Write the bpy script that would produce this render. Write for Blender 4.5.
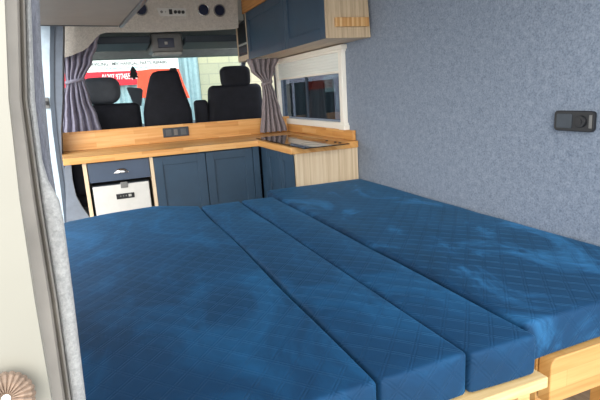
import bpy, bmesh, math, random
from mathutils import Vector, Matrix, noise

random.seed(4)
for o in list(bpy.data.objects):
    bpy.data.objects.remove(o, do_unlink=True)
SC = bpy.context.scene
COL = SC.collection
PI = math.pi

# ------------------------------------------------------------------ camera
F_PX = 499.4
yaw, pitch, roll = 0.37426, 0.21563, -0.06098
CAM = Vector((0, 0, 1.15))
fwd = Vector((math.sin(yaw)*math.cos(pitch), math.cos(yaw)*math.cos(pitch), -math.sin(pitch)))
r0 = Vector((math.cos(yaw), -math.sin(yaw), 0))
u0 = r0.cross(fwd)
rgt = r0*math.cos(roll) + u0*math.sin(roll)
upv = -r0*math.sin(roll) + u0*math.cos(roll)
cd = bpy.data.cameras.new('camera')
cam = bpy.data.objects.new('camera', cd); COL.objects.link(cam)
cd.sensor_width = 36.0
cd.lens = F_PX/600*36.0
cd.clip_start = 0.02
m = Matrix((rgt, upv, -fwd)).transposed().to_4x4(); m.translation = CAM
cam.matrix_world = m
SC.camera = cam

# ------------------------------------------------------------------ world, sun, exposure
w = bpy.data.worlds.new('sky'); SC.world = w; w.use_nodes = True
wn = w.node_tree.nodes; wl = w.node_tree.links
bg = wn['Background']
tc = wn.new('ShaderNodeTexCoord'); sx = wn.new('ShaderNodeSeparateXYZ')
cr = wn.new('ShaderNodeValToRGB')
wl.new(tc.outputs['Generated'], sx.inputs[0]); wl.new(sx.outputs['Z'], cr.inputs['Fac']); wl.new(cr.outputs['Color'], bg.inputs['Color'])
cr.color_ramp.elements[0].position = 0.0; cr.color_ramp.elements[0].color = (1.0, 0.98, 0.95, 1)
cr.color_ramp.elements[1].position = 0.8; cr.color_ramp.elements[1].color = (0.80, 0.89, 1.0, 1)
bg.inputs['Strength'].default_value = 2.65
sd = bpy.data.lights.new('sun', 'SUN'); sun = bpy.data.objects.new('sun', sd); COL.objects.link(sun)
sd.energy = 2.6; sd.angle = math.radians(50); sd.color = (1.0, 0.95, 0.88)
sun.rotation_euler = Vector((0.45, 1.0, -0.42)).to_track_quat('-Z', 'Y').to_euler()
SC.view_settings.view_transform = 'Standard'
SC.view_settings.look = 'None'
SC.view_settings.exposure = 0.15
SC.view_settings.gamma = 1.0
SC.view_settings.use_curve_mapping = False

def at(px, py, Y):
    """point of the photograph at distance Y along the van"""
    d = fwd + rgt*((px-300)/F_PX) - upv*((py-200)/F_PX)
    return CAM + d*(Y/d.y)
def atx(px, py, X):
    d = fwd + rgt*((px-300)/F_PX) - upv*((py-200)/F_PX)
    return CAM + d*(X/d.x)

# ------------------------------------------------------------------ materials
def lin(c):
    return tuple(((v/255)/12.92 if v/255 <= 0.04045 else ((v/255+0.055)/1.055)**2.4) for v in c) + (1,)
def base(name, rgb, rough=0.5, metal=0.0, spec=0.5):
    mt = bpy.data.materials.new(name); mt.use_nodes = True
    b = mt.node_tree.nodes['Principled BSDF']
    b.inputs['Base Color'].default_value = lin(rgb)
    b.inputs['Roughness'].default_value = rough
    b.inputs['Metallic'].default_value = metal
    b.inputs['Specular IOR Level'].default_value = spec
    return mt, mt.node_tree.nodes, mt.node_tree.links, b
def texco(n, l, scale=(1, 1, 1), rot=(0, 0, 0)):
    t = n.new('ShaderNodeTexCoord'); mp = n.new('ShaderNodeMapping')
    mp.inputs['Scale'].default_value = scale; mp.inputs['Rotation'].default_value = rot
    l.new(t.outputs['Object'], mp.inputs[0]); return mp.outputs[0]
def nz(n, l, vec, scale, detail=4, rough=0.6):
    t = n.new('ShaderNodeTexNoise'); t.inputs['Scale'].default_value = scale
    t.inputs['Detail'].default_value = detail; t.inputs['Roughness'].default_value = rough
    l.new(vec, t.inputs['Vector']); return t.outputs['Fac']
def ramp(n, l, fac, stops):
    r = n.new('ShaderNodeValToRGB'); e = r.color_ramp.elements
    while len(e) < len(stops): e.new(0.5)
    for i, (p, c) in enumerate(stops): e[i].position = p; e[i].color = lin(c)
    l.new(fac, r.inputs['Fac']); return r.outputs['Color']
def mathn(n, l, op, a, b=None, c=None):
    x = n.new('ShaderNodeMath'); x.operation = op
    for i, v in enumerate((a, b, c)):
        if v is None: continue
        if isinstance(v, (int, float)): x.inputs[i].default_value = v
        else: l.new(v, x.inputs[i])
    return x.outputs[0]
def bump(n, l, h, b, strength=0.3, dist=0.01):
    x = n.new('ShaderNodeBump'); x.inputs['Strength'].default_value = strength; x.inputs['Distance'].default_value = dist
    l.new(h, x.inputs['Height']); l.new(x.outputs[0], b.inputs['Normal']); return x
def plain(name, rgb, rough=0.5, metal=0.0, spec=0.5, var=0.0, sc=20):
    mt, n, l, b = base(name, rgb, rough, metal, spec)
    v = var if var else 0.05
    f = nz(n, l, texco(n, l), sc, 3)
    d = tuple(max(0, c*(1-v)) for c in rgb); e = tuple(min(255, c*(1+v)) for c in rgb)
    l.new(ramp(n, l, f, [(0.3, d), (0.7, e)]), b.inputs['Base Color'])
    return mt
def carpet(name, c1, c2, sc=90, bs=0.6):
    mt, n, l, b = base(name, c1, 0.95, 0, 0.1)
    v = texco(n, l)
    f = nz(n, l, v, sc, 6, 0.8); g = nz(n, l, v, sc*0.25, 3, 0.6)
    s = mathn(n, l, 'MULTIPLY_ADD', f, 0.75, mathn(n, l, 'MULTIPLY', g, 0.25))
    l.new(ramp(n, l, s, [(0.36, c1), (0.62, c2)]), b.inputs['Base Color'])
    b.inputs['Sheen Weight'].default_value = 0.25
    bump(n, l, f, b, bs, 0.004)
    return mt
def butcher(name, along='X', tones=((192, 128, 64), (222, 164, 94), (236, 190, 128)), bw=0.26, rh=0.034, rough=0.38):
    mt, n, l, b = base(name, tones[1], rough, 0, 0.5)
    t = n.new('ShaderNodeTexCoord'); s = n.new('ShaderNodeSeparateXYZ'); l.new(t.outputs['Object'], s.inputs[0])
    ax = ['X', 'Y', 'Z']; ax.remove(along)
    v = mathn(n, l, 'ADD', s.outputs[ax[0]], s.outputs[ax[1]])
    cb = n.new('ShaderNodeCombineXYZ'); l.new(s.outputs[along], cb.inputs[0]); l.new(v, cb.inputs[1])
    br = n.new('ShaderNodeTexBrick'); l.new(cb.outputs[0], br.inputs['Vector'])
    br.inputs['Scale'].default_value = 1.0; br.inputs['Brick Width'].default_value = bw; br.inputs['Row Height'].default_value = rh
    br.inputs['Mortar Size'].default_value = 0.0006; br.inputs['Bias'].default_value = 0
    br.inputs['Color1'].default_value = (0, 0, 0, 1); br.inputs['Color2'].default_value = (1, 1, 1, 1); br.inputs['Mortar'].default_value = (0.25, 0.25, 0.25, 1)
    br.offset = 0.37; br.offset_frequency = 2
    sc = n.new('ShaderNodeMapping'); sc.inputs['Scale'].default_value = (3, 60, 1); l.new(cb.outputs[0], sc.inputs[0])
    g = nz(n, l, sc.outputs[0], 1.0, 5, 0.65)
    bc = n.new('ShaderNodeRGBToBW'); l.new(br.outputs['Color'], bc.inputs[0])
    f = mathn(n, l, 'MULTIPLY_ADD', bc.outputs[0], 0.5, mathn(n, l, 'MULTIPLY_ADD', g, 0.9, -0.2))
    l.new(ramp(n, l, f, [(0.08, tones[0]), (0.48, tones[1]), (0.88, tones[2])]), b.inputs['Base Color'])
    bump(n, l, g, b, 0.08, 0.002)
    return mt
def grain(name, along, tones, sc=(2.5, 45), rough=0.5):
    mt, n, l, b = base(name, tones[1], rough, 0, 0.35)
    t = n.new('ShaderNodeTexCoord'); s = n.new('ShaderNodeSeparateXYZ'); l.new(t.outputs['Object'], s.inputs[0])
    ax = ['X', 'Y', 'Z']; ax.remove(along)
    v = mathn(n, l, 'ADD', s.outputs[ax[0]], s.outputs[ax[1]])
    cb = n.new('ShaderNodeCombineXYZ')
    l.new(mathn(n, l, 'MULTIPLY', s.outputs[along], sc[0]), cb.inputs[0]); l.new(mathn(n, l, 'MULTIPLY', v, sc[1]), cb.inputs[1])
    g = nz(n, l, cb.outputs[0], 1.0, 5, 0.65)
    l.new(ramp(n, l, g, [(0.3, tones[0]), (0.5, tones[1]), (0.72, tones[2])]), b.inputs['Base Color'])
    bump(n, l, g, b, 0.06, 0.002)
    return mt
def velvet(name, dark, mid, light, hi=(0.52, 0.66)):
    mt, n, l, b = base(name, mid, 0.72, 0, 0.25)
    t = n.new('ShaderNodeTexCoord'); s = n.new('ShaderNodeSeparateXYZ'); l.new(t.outputs['Object'], s.inputs[0])
    X, Y, Z = s.outputs
    yz = mathn(n, l, 'ADD', Y, Z)
    P = 0.078
    def dbl(sig):
        a = mathn(n, l, 'MULTIPLY_ADD', yz, sig*1.0, mathn(n, l, 'MULTIPLY', X, 1.15))
        fr = mathn(n, l, 'FRACT', mathn(n, l, 'MULTIPLY_ADD', a, 1/P, 40.0))
        d = mathn(n, l, 'ABSOLUTE', mathn(n, l, 'SUBTRACT', mathn(n, l, 'ABSOLUTE', mathn(n, l, 'SUBTRACT', fr, 0.5)), 0.07))
        return mathn(n, l, 'SMOOTH_MIN', mathn(n, l, 'MULTIPLY', d, 16), 1.0, 0.3)
    q = mathn(n, l, 'MULTIPLY', dbl(1), dbl(-1))
    fine = nz(n, l, t.outputs['Object'], 260, 2)
    wr = nz(n, l, t.outputs['Object'], 9, 4, 0.55)
    hgt = mathn(n, l, 'ADD', q, mathn(n, l, 'MULTIPLY_ADD', wr, 1.6, mathn(n, l, 'MULTIPLY', fine, 0.15)))
    bump(n, l, hgt, b, 0.45, 0.0022)
    # brushed nap: soft patches where the pile lies the other way
    nap = n.new('ShaderNodeTexNoise'); nap.inputs['Scale'].default_value = 3.3; nap.inputs['Detail'].default_value = 6; nap.inputs['Roughness'].default_value = 0.62
    nap.inputs['Distortion'].default_value = 0.9
    mp = n.new('ShaderNodeMapping'); mp.inputs['Scale'].default_value = (1.3, 0.8, 1); mp.inputs['Rotation'].default_value = (0, 0, 0.5)
    l.new(t.outputs['Object'], mp.inputs[0]); l.new(mp.outputs[0], nap.inputs['Vector'])
    l.new(ramp(n, l, nap.outputs['Fac'], [(0.30, dark), (hi[0], mid), (hi[1], light), (0.85, light)]), b.inputs['Base Color'])
    b.inputs['Sheen Weight'].default_value = 0.3; b.inputs['Sheen Roughness'].default_value = 0.35
    b.inputs['Sheen Tint'].default_value = lin((90, 165, 220))
    return mt
def glass(name, tint=(1, 1, 1), gl=0.9):
    mt = bpy.data.materials.new(name); mt.use_nodes = True
    n = mt.node_tree.nodes; l = mt.node_tree.links; n.clear()
    o = n.new('ShaderNodeOutputMaterial'); mx = n.new('ShaderNodeMixShader'); tr = n.new('ShaderNodeBsdfTransparent'); g = n.new('ShaderNodeBsdfGlossy')
    lw = n.new('ShaderNodeLayerWeight'); lw.inputs['Blend'].default_value = 0.5
    fr = n.new('ShaderNodeMath'); fr.operation = 'MULTIPLY_ADD'; fr.inputs[1].default_value = 0.5; fr.inputs[2].default_value = 0.04
    pw = n.new('ShaderNodeMath'); pw.operation = 'POWER'; pw.inputs[1].default_value = 4.0
    l.new(lw.outputs['Facing'], pw.inputs[0]); l.new(pw.outputs[0], fr.inputs[0])
    tr.inputs['Color'].default_value = (*tint, 1); g.inputs['Roughness'].default_value = 0.02; g.inputs['Color'].default_value = (gl, gl, gl, 1)
    l.new(fr.outputs[0], mx.inputs[0]); l.new(tr.outputs[0], mx.inputs[1]); l.new(g.outputs[0], mx.inputs[2]); l.new(mx.outputs[0], o.inputs[0])
    return mt

M = {}
M['wallcarpet'] = carpet('blue_grey_lining_carpet', (100, 113, 130), (146, 157, 173), 150, 0.5)
M['greycarpet'] = carpet('light_grey_lining_carpet', (176, 170, 162), (214, 208, 198), 160, 0.4)
M['palecarpet'] = carpet('pale_fluffy_carpet', (158, 158, 158), (205, 205, 202), 260, 1.0)
M['shadecarpet'] = carpet('shaded_grey_carpet', (84, 86, 96), (130, 132, 142), 90)  # post lining turned from the light, its shade put into the grey
M['velvet_patchy'] = velvet('blue_velvet_brushed_patches', (5, 38, 64), (9, 54, 88), (40, 100, 146), (0.55, 0.68))
M['velvet'] = velvet('blue_velvet', (6, 42, 70), (9, 54, 88), (22, 82, 124), (0.50, 0.72))
M['butcherX'] = butcher('beech_butcher_block', 'X')
M['butcherY'] = butcher('beech_butcher_block_along', 'Y')
M['benchwood'] = butcher('oiled_pine_board', 'X', ((158, 106, 50), (186, 138, 78), (202, 160, 100)), 0.5, 0.045)
M['pine'] = grain('raw_pine', 'X', ((190, 152, 96), (212, 180, 126), (226, 200, 152)))
M['ash'] = grain('pale_ash_board', 'Z', ((190, 166, 134), (216, 194, 162), (230, 214, 188)), (1.2, 60))
M['ashdark'] = grain('grey_ash_board', 'Z', ((160, 138, 112), (196, 174, 144), (214, 194, 164)), (3, 60))
M['soffit'] = grain('pale_board_underside', 'Y', ((190, 172, 150), (208, 190, 168), (220, 204, 184)), (2, 40))
M['orangepine'] = grain('orange_pine_batten', 'Y', ((168, 112, 58), (196, 138, 78), (212, 160, 98)))
M['staves'] = butcher('striped_offcut_wood', 'Z', ((176, 120, 66), (206, 158, 100), (228, 196, 146)), 0.5, 0.014)
M['navy'] = plain('navy_satin_paint', (45, 69, 90), 0.42, 0, 0.5, 0.06, 6)
M['slate'] = plain('slate_blue_satin_paint', (64, 78, 98), 0.4, 0, 0.5, 0.05, 6)
M['white'] = plain('white_paint', (252, 248, 236), 0.4, 0, 0.5, 0.008, 3)
M['vanwhite'] = plain('white_van_paint', (146, 143, 132), 0.3, 0, 0.5, 0.03, 5)
M['jamb'] = plain('grey_sealed_jamb', (138, 132, 124), 0.55, 0, 0.4, 0.08, 14)
M['rubber'] = plain('dark_rubber_seal', (66, 78, 92), 0.5)
M['bluegrey'] = plain('blue_grey_pillar_trim', (108, 118, 132), 0.6)
M['palepaint'] = plain('pale_blue_white_paint', (196, 214, 228), 0.35)
M['dark'] = plain('black_plastic', (24, 26, 30), 0.45)
M['charcoal'] = plain('charcoal_plastic', (58, 66, 74), 0.5)
M['charcoal2'] = plain('dark_blue_grey_plastic', (44, 54, 64), 0.55)
M['headliner'] = plain('grey_headliner', (160, 164, 160), 0.8)
M['seat'] = plain('black_seat_cover', (30, 32, 40), 0.75, 0, 0.3, 0.15, 12)
M['seatgrey'] = plain('charcoal_seat_vinyl', (76, 82, 90), 0.6, 0, 0.4, 0.08, 12)
M['chrome'] = plain('chrome', (200, 200, 200), 0.2, 1.0)
M['steel'] = plain('brushed_aluminium', (150, 150, 152), 0.35, 1.0)
M['fridge'] = plain('off_white_plastic', (208, 207, 202), 0.4, 0, 0.5, 0.02)
M['grey'] = plain('grey_plastic', (112, 112, 110), 0.45)
M['lightgrey'] = plain('light_grey_plastic', (176, 176, 170), 0.45)
M['lockerboard'] = plain('warm_grey_board', (152, 146, 140), 0.6, 0, 0.3, 0.03, 4)
M['insert'] = plain('mid_grey_plastic', (84, 88, 92), 0.45)
M['blue'] = plain('dark_blue_lens', (14, 28, 58), 0.2)
M['curtain'] = plain('mauve_grey_cloth', (158, 155, 172), 0.9, 0, 0.1, 0.06, 40)
M['curtain2'] = plain('taupe_grey_cloth', (142, 134, 138), 0.9, 0, 0.1, 0.06, 40)
M['blind'] = plain('cream_blind_cloth', (240, 244, 238), 0.8, 0, 0.3, 0.01, 3)
M['red'] = plain('red_vinyl', (222, 44, 60), 0.5, 0, 0.3)
M['redpaint'] = plain('orange_red_paint', (232, 74, 44), 0.3)
M['bannerwhite'] = plain('white_vinyl', (240, 240, 240), 0.5)
M['ink'] = plain('grey_ink', (40, 40, 46), 0.6)
M['cyanink'] = plain('pale_cyan_ink', (150, 205, 222), 0.6)
M['brown'] = plain('brown_ridged_rubber', (134, 114, 98), 0.7, 0, 0.3, 0.22, 60)
M['silver'] = plain('silver_car_paint', (190, 192, 204), 0.3)
M['tyre'] = plain('tyre_rubber', (22, 22, 24), 0.8)
M['carglass'] = plain('black_car_glass', (8, 10, 14), 0.05, 0, 0.6)
M['hob'] = plain('black_hob_glass', (10, 10, 12), 0.04, 0, 0.7, 0.01)
M['glass'] = glass('clear_windscreen_glass', (0.9, 0.96, 0.94))
M['tint'] = glass('tinted_side_glass', (0.42, 0.45, 0.48))
M['tree'] = plain('black_card', (20, 26, 30), 0.7)

def brickwall():
    mt, n, l, b = base('pale_stone_wall', (200, 196, 170), 0.9, 0, 0.1)
    t = texco(n, l)
    s = n.new('ShaderNodeSeparateXYZ'); l.new(t, s.inputs[0]); c = n.new('ShaderNodeCombineXYZ'); l.new(s.outputs[0], c.inputs[0]); l.new(s.outputs[2], c.inputs[1])
    br = n.new('ShaderNodeTexBrick'); l.new(c.outputs[0], br.inputs[0]); br.inputs['Scale'].default_value = 1; br.inputs['Brick Width'].default_value = 0.44; br.inputs['Row Height'].default_value = 0.2
    br.inputs['Mortar Size'].default_value = 0.01
    br.inputs['Color1'].default_value = lin((186, 180, 152)); br.inputs['Color2'].default_value = lin((168, 166, 146)); br.inputs['Mortar'].default_value = lin((158, 156, 140))
    l.new(br.outputs[0], b.inputs['Base Color']); return mt
M['stone'] = brickwall()
def vinylfloor():
    return butcher('pale_oak_vinyl_planks', 'Y', ((140, 116, 94), (172, 148, 122), (192, 170, 146)), 0.9, 0.14, 0.5)
M['floor'] = vinylfloor()
M['asphalt'] = carpet('grey_asphalt', (140, 140, 138), (176, 174, 168), 40)
def corrugated():
    return plain('pale_blue_sheet_metal', (150, 176, 184), 0.5, 0.1)
M['sheet'] = corrugated()

# ------------------------------------------------------------------ mesh building
class MB:
    def __init__(s): s.bm = bmesh.new()
    def box(s, x0, x1, y0, y1, z0, z1, bev=0.0, seg=2):
        b = bmesh.new(); bmesh.ops.create_cube(b, size=1)
        for v in b.verts: v.co = Vector(((x0+x1)/2+v.co.x*(x1-x0), (y0+y1)/2+v.co.y*(y1-y0), (z0+z1)/2+v.co.z*(z1-z0)))
        if bev: bmesh.ops.bevel(b, geom=b.edges[:], offset=bev, segments=seg, affect='EDGES', profile=0.5)
        return s.merge(b)
    def merge(s, b, mtx=None):
        if mtx is not None: bmesh.ops.transform(b, matrix=mtx, verts=b.verts)
        me = bpy.data.meshes.new('t'); b.to_mesh(me); b.free(); s.bm.from_mesh(me); bpy.data.meshes.remove(me); return s
    def prism(s, pts, axis, a0, a1, bev=0.0):
        """polygon in the two other axes, pushed along axis from a0 to a1"""
        b = bmesh.new()
        def mk(p, a):
            if axis == 'X': return (a, p[0], p[1])
            if axis == 'Y': return (p[0], a, p[1])
            return (p[0], p[1], a)
        v0 = [b.verts.new(mk(p, a0)) for p in pts]; v1 = [b.verts.new(mk(p, a1)) for p in pts]
        b.faces.new(v0); b.faces.new(v1[::-1])
        for i in range(len(pts)):
            j = (i+1) % len(pts); b.faces.new((v0[i], v1[i], v1[j], v0[j]))
        bmesh.ops.recalc_face_normals(b, faces=b.faces)
        if bev: bmesh.ops.bevel(b, geom=b.edges[:], offset=bev, segments=2, affect='EDGES', profile=0.5)
        return s.merge(b)
    def cyl(s, p0, p1, r, seg=20, r2=None, bev=0):
        p0 = Vector(p0); p1 = Vector(p1); d = p1-p0
        b = bmesh.new(); bmesh.ops.create_cone(b, cap_ends=True, segments=seg, radius1=r, radius2=r if r2 is None else r2, depth=d.length)
        if bev:
            es = [e for e in b.edges if abs(e.verts[0].co.z-e.verts[1].co.z) < 1e-6]
            bmesh.ops.bevel(b, geom=es, offset=bev, segments=2, affect='EDGES', profile=0.5)
        mt = Matrix.Translation((p0+p1)/2) @ d.to_track_quat('Z', 'Y').to_matrix().to_4x4()
        return s.merge(b, mt)
    def rbox(s, lo, hi, r, cell=0.03, fn=None):
        lo = Vector(lo); hi = Vector(hi); b = bmesh.new()
        cnt = [max(3, int(round((hi[i]-lo[i])/cell))) for i in range(3)]
        # parameters bunch a little at the rim so the rounding is smooth
        def ax(i):
            n_ = cnt[i]; L = hi[i]-lo[i]; out = [0, r*0.3, r*0.65, r]
            k = max(1, n_-1)
            out += [r+(L-2*r)*j/k for j in range(1, k)] + [L-r, L-r*0.65, L-r*0.3, L]
            return [lo[i]+t for t in out]
        A = [ax(0), ax(1), ax(2)]
        def face(i, val):
            j, k = [q for q in range(3) if q != i]
            g = {}
            for a, pa in enumerate(A[j]):
                for c, pc in enumerate(A[k]):
                    p = [0, 0, 0]; p[i] = val; p[j] = pa; p[k] = pc
                    g[a, c] = b.verts.new(p)
            for a in range(len(A[j])-1):
                for c in range(len(A[k])-1):
                    b.faces.new((g[a, c], g[a+1, c], g[a+1, c+1], g[a, c+1]))
        for i in range(3): face(i, lo[i]); face(i, hi[i])
        bmesh.ops.remove_doubles(b, verts=b.verts, dist=1e-6)
        bmesh.ops.recalc_face_normals(b, faces=b.faces)
        for v in b.verts:
            p = v.co.copy(); c = Vector([min(max(p[i], lo[i]+r), hi[i]-r) for i in range(3)]); d = p-c
            if d.length > 1e-9:
                m_ = max(abs(d.x), abs(d.y), abs(d.z)); p = c + d.normalized()*m_
            if fn: p = Vector(fn(p, lo, hi))
            v.co = p
        return s.merge(b)
    def tube(s, pts, r, seg=8):
        b = bmesh.new(); pts = [Vector(p) for p in pts]; rings = []
        for i, p in enumerate(pts):
            t = (pts[min(i+1, len(pts)-1)]-pts[max(i-1, 0)]).normalized()
            q = t.to_track_quat('Z', 'Y')
            rings.append([b.verts.new(p + q @ Vector((r*math.cos(2*PI*k/seg), r*math.sin(2*PI*k/seg), 0))) for k in range(seg)])
        for a, c in zip(rings, rings[1:]):
            for k in range(seg): b.faces.new((a[k], a[(k+1) % seg], c[(k+1) % seg], c[k]))
        b.faces.new(rings[0][::-1]); b.faces.new(rings[-1])
        bmesh.ops.recalc_face_normals(b, faces=b.faces)
        return s.merge(b)
    def loft(s, rings, close=True, cap=True):
        b = bmesh.new(); R = [[b.verts.new(p) for p in r] for r in rings]
        n_ = len(R[0])
        for a, c in zip(R, R[1:]):
            for k in range(n_ if close else n_-1): b.faces.new((a[k], a[(k+1) % n_], c[(k+1) % n_], c[k]))
        if cap and close: b.faces.new(R[0][::-1]); b.faces.new(R[-1])
        bmesh.ops.recalc_face_normals(b, faces=b.faces)
        return s.merge(b)
    def build(s, name, mat, parent=None, smooth=False, autos=True):
        vs = s.bm.verts
        if parent is None:
            xs = [v.co.x for v in vs]; ys = [v.co.y for v in vs]; zs = [v.co.z for v in vs]
            org = Vector(((min(xs)+max(xs))/2, (min(ys)+max(ys))/2, min(zs)))
        else:
            org = Vector(parent['org'])
        bmesh.ops.translate(s.bm, vec=-org, verts=s.bm.verts)
        me = bpy.data.meshes.new(name); s.bm.to_mesh(me); s.bm.free()
        if smooth:
            for p in me.polygons: p.use_smooth = True
        elif autos:
            for p in me.polygons: p.use_smooth = False
        me.materials.append(mat if not isinstance(mat, str) else M[mat])
        o = bpy.data.objects.new(name, me); COL.objects.link(o)
        o['org'] = tuple(org)
        if parent is None: o.location = org
        else: o.parent = parent
        if smooth == 'auto':
            md = o.modifiers.new('wn', 'WEIGHTED_NORMAL')
        return o
def tag(o, label=None, cat=None, group=None, kind=None):
    if label: o['label'] = label
    if cat: o['category'] = cat
    if group: o['group'] = group
    if kind: o['kind'] = kind
    return o
def thing(name, loc, label, cat, group=None):
    o = bpy.data.objects.new(name, None); COL.objects.link(o); o.location = loc; o['org'] = tuple(loc)
    o.empty_display_size = 0.05
    return tag(o, label, cat, group)
def struct(mb, name, mat, smooth=False):
    return tag(mb.build(name, mat, None, smooth), kind='structure')
def box(*a, **k): return MB().box(*a, **k)

WX = 1.455       # inner face of the right wall
LX = -0.30       # inner face of the left wall
FZ = 0.12         # floor
CZ = 1.87        # ceiling
YF = 3.33        # door face of the front cabinets

# ------------------------------------------------------------------ the van shell
struct(box(LX-0.05, WX+0.05, 0.72, 5.45, 0.0, FZ), 'floor', 'floor')
struct(box(LX-0.03, WX+0.03, 0.50, 4.3, CZ, CZ+0.06), 'ceiling', 'greycarpet')
# right wall with the window opening
wy0, wy1, wz0, wz1 = 2.85, 3.98, 0.945, 1.385
mb = MB()
mb.box(WX, WX+0.05, 0.50, wy0, 0, CZ); mb.box(WX, WX+0.05, wy1, 4.02, 0, CZ)
mb.box(WX, WX+0.05, wy0, wy1, 0, wz0); mb.box(WX, WX+0.05, wy0, wy1, wz1, CZ)
struct(mb, 'wall_right', 'wallcarpet')
# left wall: rear quarter, then the open side door, sill below
mb = MB()
mb.box(LX-0.05, LX, 0.62, 1.5, 0, CZ)
mb.box(LX-0.05, LX, 1.5, 3.6, 1.66, CZ)
struct(mb, 'wall_left', 'wallcarpet')

# front pillar at the open side door: pale paint, rubber, trim; leans inward with height
eL = [(228, 59), (200, 56.5), (180, 54), (160, 51), (130, 47), (100, 42), (80, 40), (60, 39), (30, 38), (5, 38)]      # left of the pale strip
eA = [(228, 65), (200, 62), (180, 59.5), (160, 56.5), (130, 52.5), (100, 50), (80, 50), (60, 49.5), (30, 50), (5, 50)]
eB = [(228, 68), (200, 65.5), (180, 63.5), (160, 60.5), (130, 57), (100, 54.5), (80, 54), (60, 54), (30, 54.5), (5, 54.5)]
eC = [(228, 74), (200, 71), (180, 68), (160, 62), (130, 61), (100, 62.5), (80, 62.5), (60, 62.5), (30, 63), (5, 63)]
def pillar(name, mat, ca, cb, ya, yb, yr):
    ra = []
    for (py, xa), (_, xb) in zip(ca, cb):
        a = at(xa, py, yr); c = at(xb, py, yr)
        ra.append([(a.x, ya, a.z), (c.x, ya, c.z), (c.x, yb, c.z), (a.x, yb, a.z)])
    ra.insert(0, [(p[0]-0.01, p[1], FZ) for p in ra[0]])
    return struct(MB().loft(ra), name, mat)
pillar('trim_1', 'palepaint', eL, eA, 3.66, 3.72, 3.66)
pillar('trim_2', 'rubber', eA, eB, 3.615, 3.72, 3.615)
pillar('trim_3', 'bluegrey', eB, eC, 3.625, 3.88, 3.625)
# door catch on the painted strip
p = at(47.0, 103, 3.66)
t = thing('door_catch', (p.x, p.y, p.z-0.03), 'small dark metal door catch on the pale painted door pillar', 'door catch')
MB().box(p.x-0.014, p.x+0.014, 3.645, 3.66, p.z-0.035, p.z+0.035, 0.003).build('catch_plate', 'grey', t)
MB().box(p.x-0.008, p.x+0.008, 3.625, 3.648, p.z-0.012, p.z+0.012, 0.003).build('catch_hook', 'dark', t)

# lower side lining with its curved opening, left of the cabinet
mb = MB()
P_ = [at(*q, 3.60) for q in ((64.5, 160), (71, 164), (72.5, 180), (76, 196), (82, 207), (90, 218), (66.5, 224))]
pts = [(p.x, p.z) for p in P_]
pts = [pts[0], pts[1], pts[2], pts[3], pts[4], pts[5], (pts[5][0], FZ), (pts[6][0], FZ), pts[6]]
mb.prism(pts, 'Y', 3.60, 3.64)
struct(mb, 'trim_4', 'bluegrey')

# rear left corner post: body, jamb, carpeted edge
ZS = (-60, 0, 60, 120, 180, 215, 260, 330, 400, 500)
def curve(tab, y):
    for (y0, x0), (y1, x1) in zip(tab, tab[1:]):
        if y <= y1: return x0+(x1-x0)*(y-y0)/(y1-y0)
    (y0, x0), (y1, x1) = tab[-2:]; return x0+(x1-x0)*(y-y0)/(y1-y0)
cA = [(-60, 2), (0, 6), (100, 10), (200, 21), (300, 36), (400, 53), (500, 72)]       # white body | jamb
cB = [(-60, 21), (0, 25), (100, 27.5), (200, 41), (300, 57), (400, 71), (500, 88)]    # jamb | pale carpet
cC = [(-60, 27), (0, 31), (100, 35), (165, 43), (185, 50), (200, 59.5), (215, 63), (300, 74), (400, 86), (500, 99)]   # pale | shade-toned carpet
cD = [(-60, 36), (0, 39.5), (60, 42), (120, 47), (160, 51), (200, 57), (215, 60), (300, 68), (400, 80), (500, 92)]    # shade-toned carpet edge
def postpart(name, mat, tabs, smooth=True):
    """tabs: (curve, offset, y) going round the section"""
    rings = []
    for py in range(-300, 961, 20):
        ring = []
        for tab, off, y in tabs:
            py2 = min(max(py, -60), 500)
            a = at(curve(tab, py2)+off, py2, y); 
            if py2 != py:
                lo_, hi_ = (at(curve(tab, -60)+off, -60, y), at(curve(tab, 0)+off, 0, y)) if py < -60 else (at(curve(tab, 500)+off, 500, y), at(curve(tab, 400)+off, 400, y))
                s_ = (lo_-hi_)/60 if py < -60 else (lo_-hi_)/100
                a = lo_ + s_*(abs(py-py2))
            ring.append((a.x, a.y, a.z))
        rings.append(ring)
    return struct(MB().loft(rings), name, mat, smooth)
postpart('trim_5', 'vanwhite', [(cA, -150, 0.44), (cA, -1.5, 0.44), (cA, 0, 0.446), (cA, 0, 0.56), (cA, -150, 0.56)], False)
postpart('trim_6', 'jamb', [(cA, 0, 0.455), (cB, -8, 0.462), (cB, -5, 0.475), (cB, -2, 0.47), (cB, 0, 0.478), (cB, 0, 0.56), (cA, 0, 0.56)], False)
postpart('trim_7', 'palecarpet', [(cB, 0, 0.485), (cB, 3, 0.48), (cC, -2.5, 0.482), (cC, 0, 0.492), (cC, -1, 0.57), (cB, 0, 0.57)])
postpart('trim_8', 'shadecarpet', [(cC, -3, 0.575), (cD, 0, 0.68), (cD, -6, 0.70), (cC, -14, 0.60)])

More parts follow.
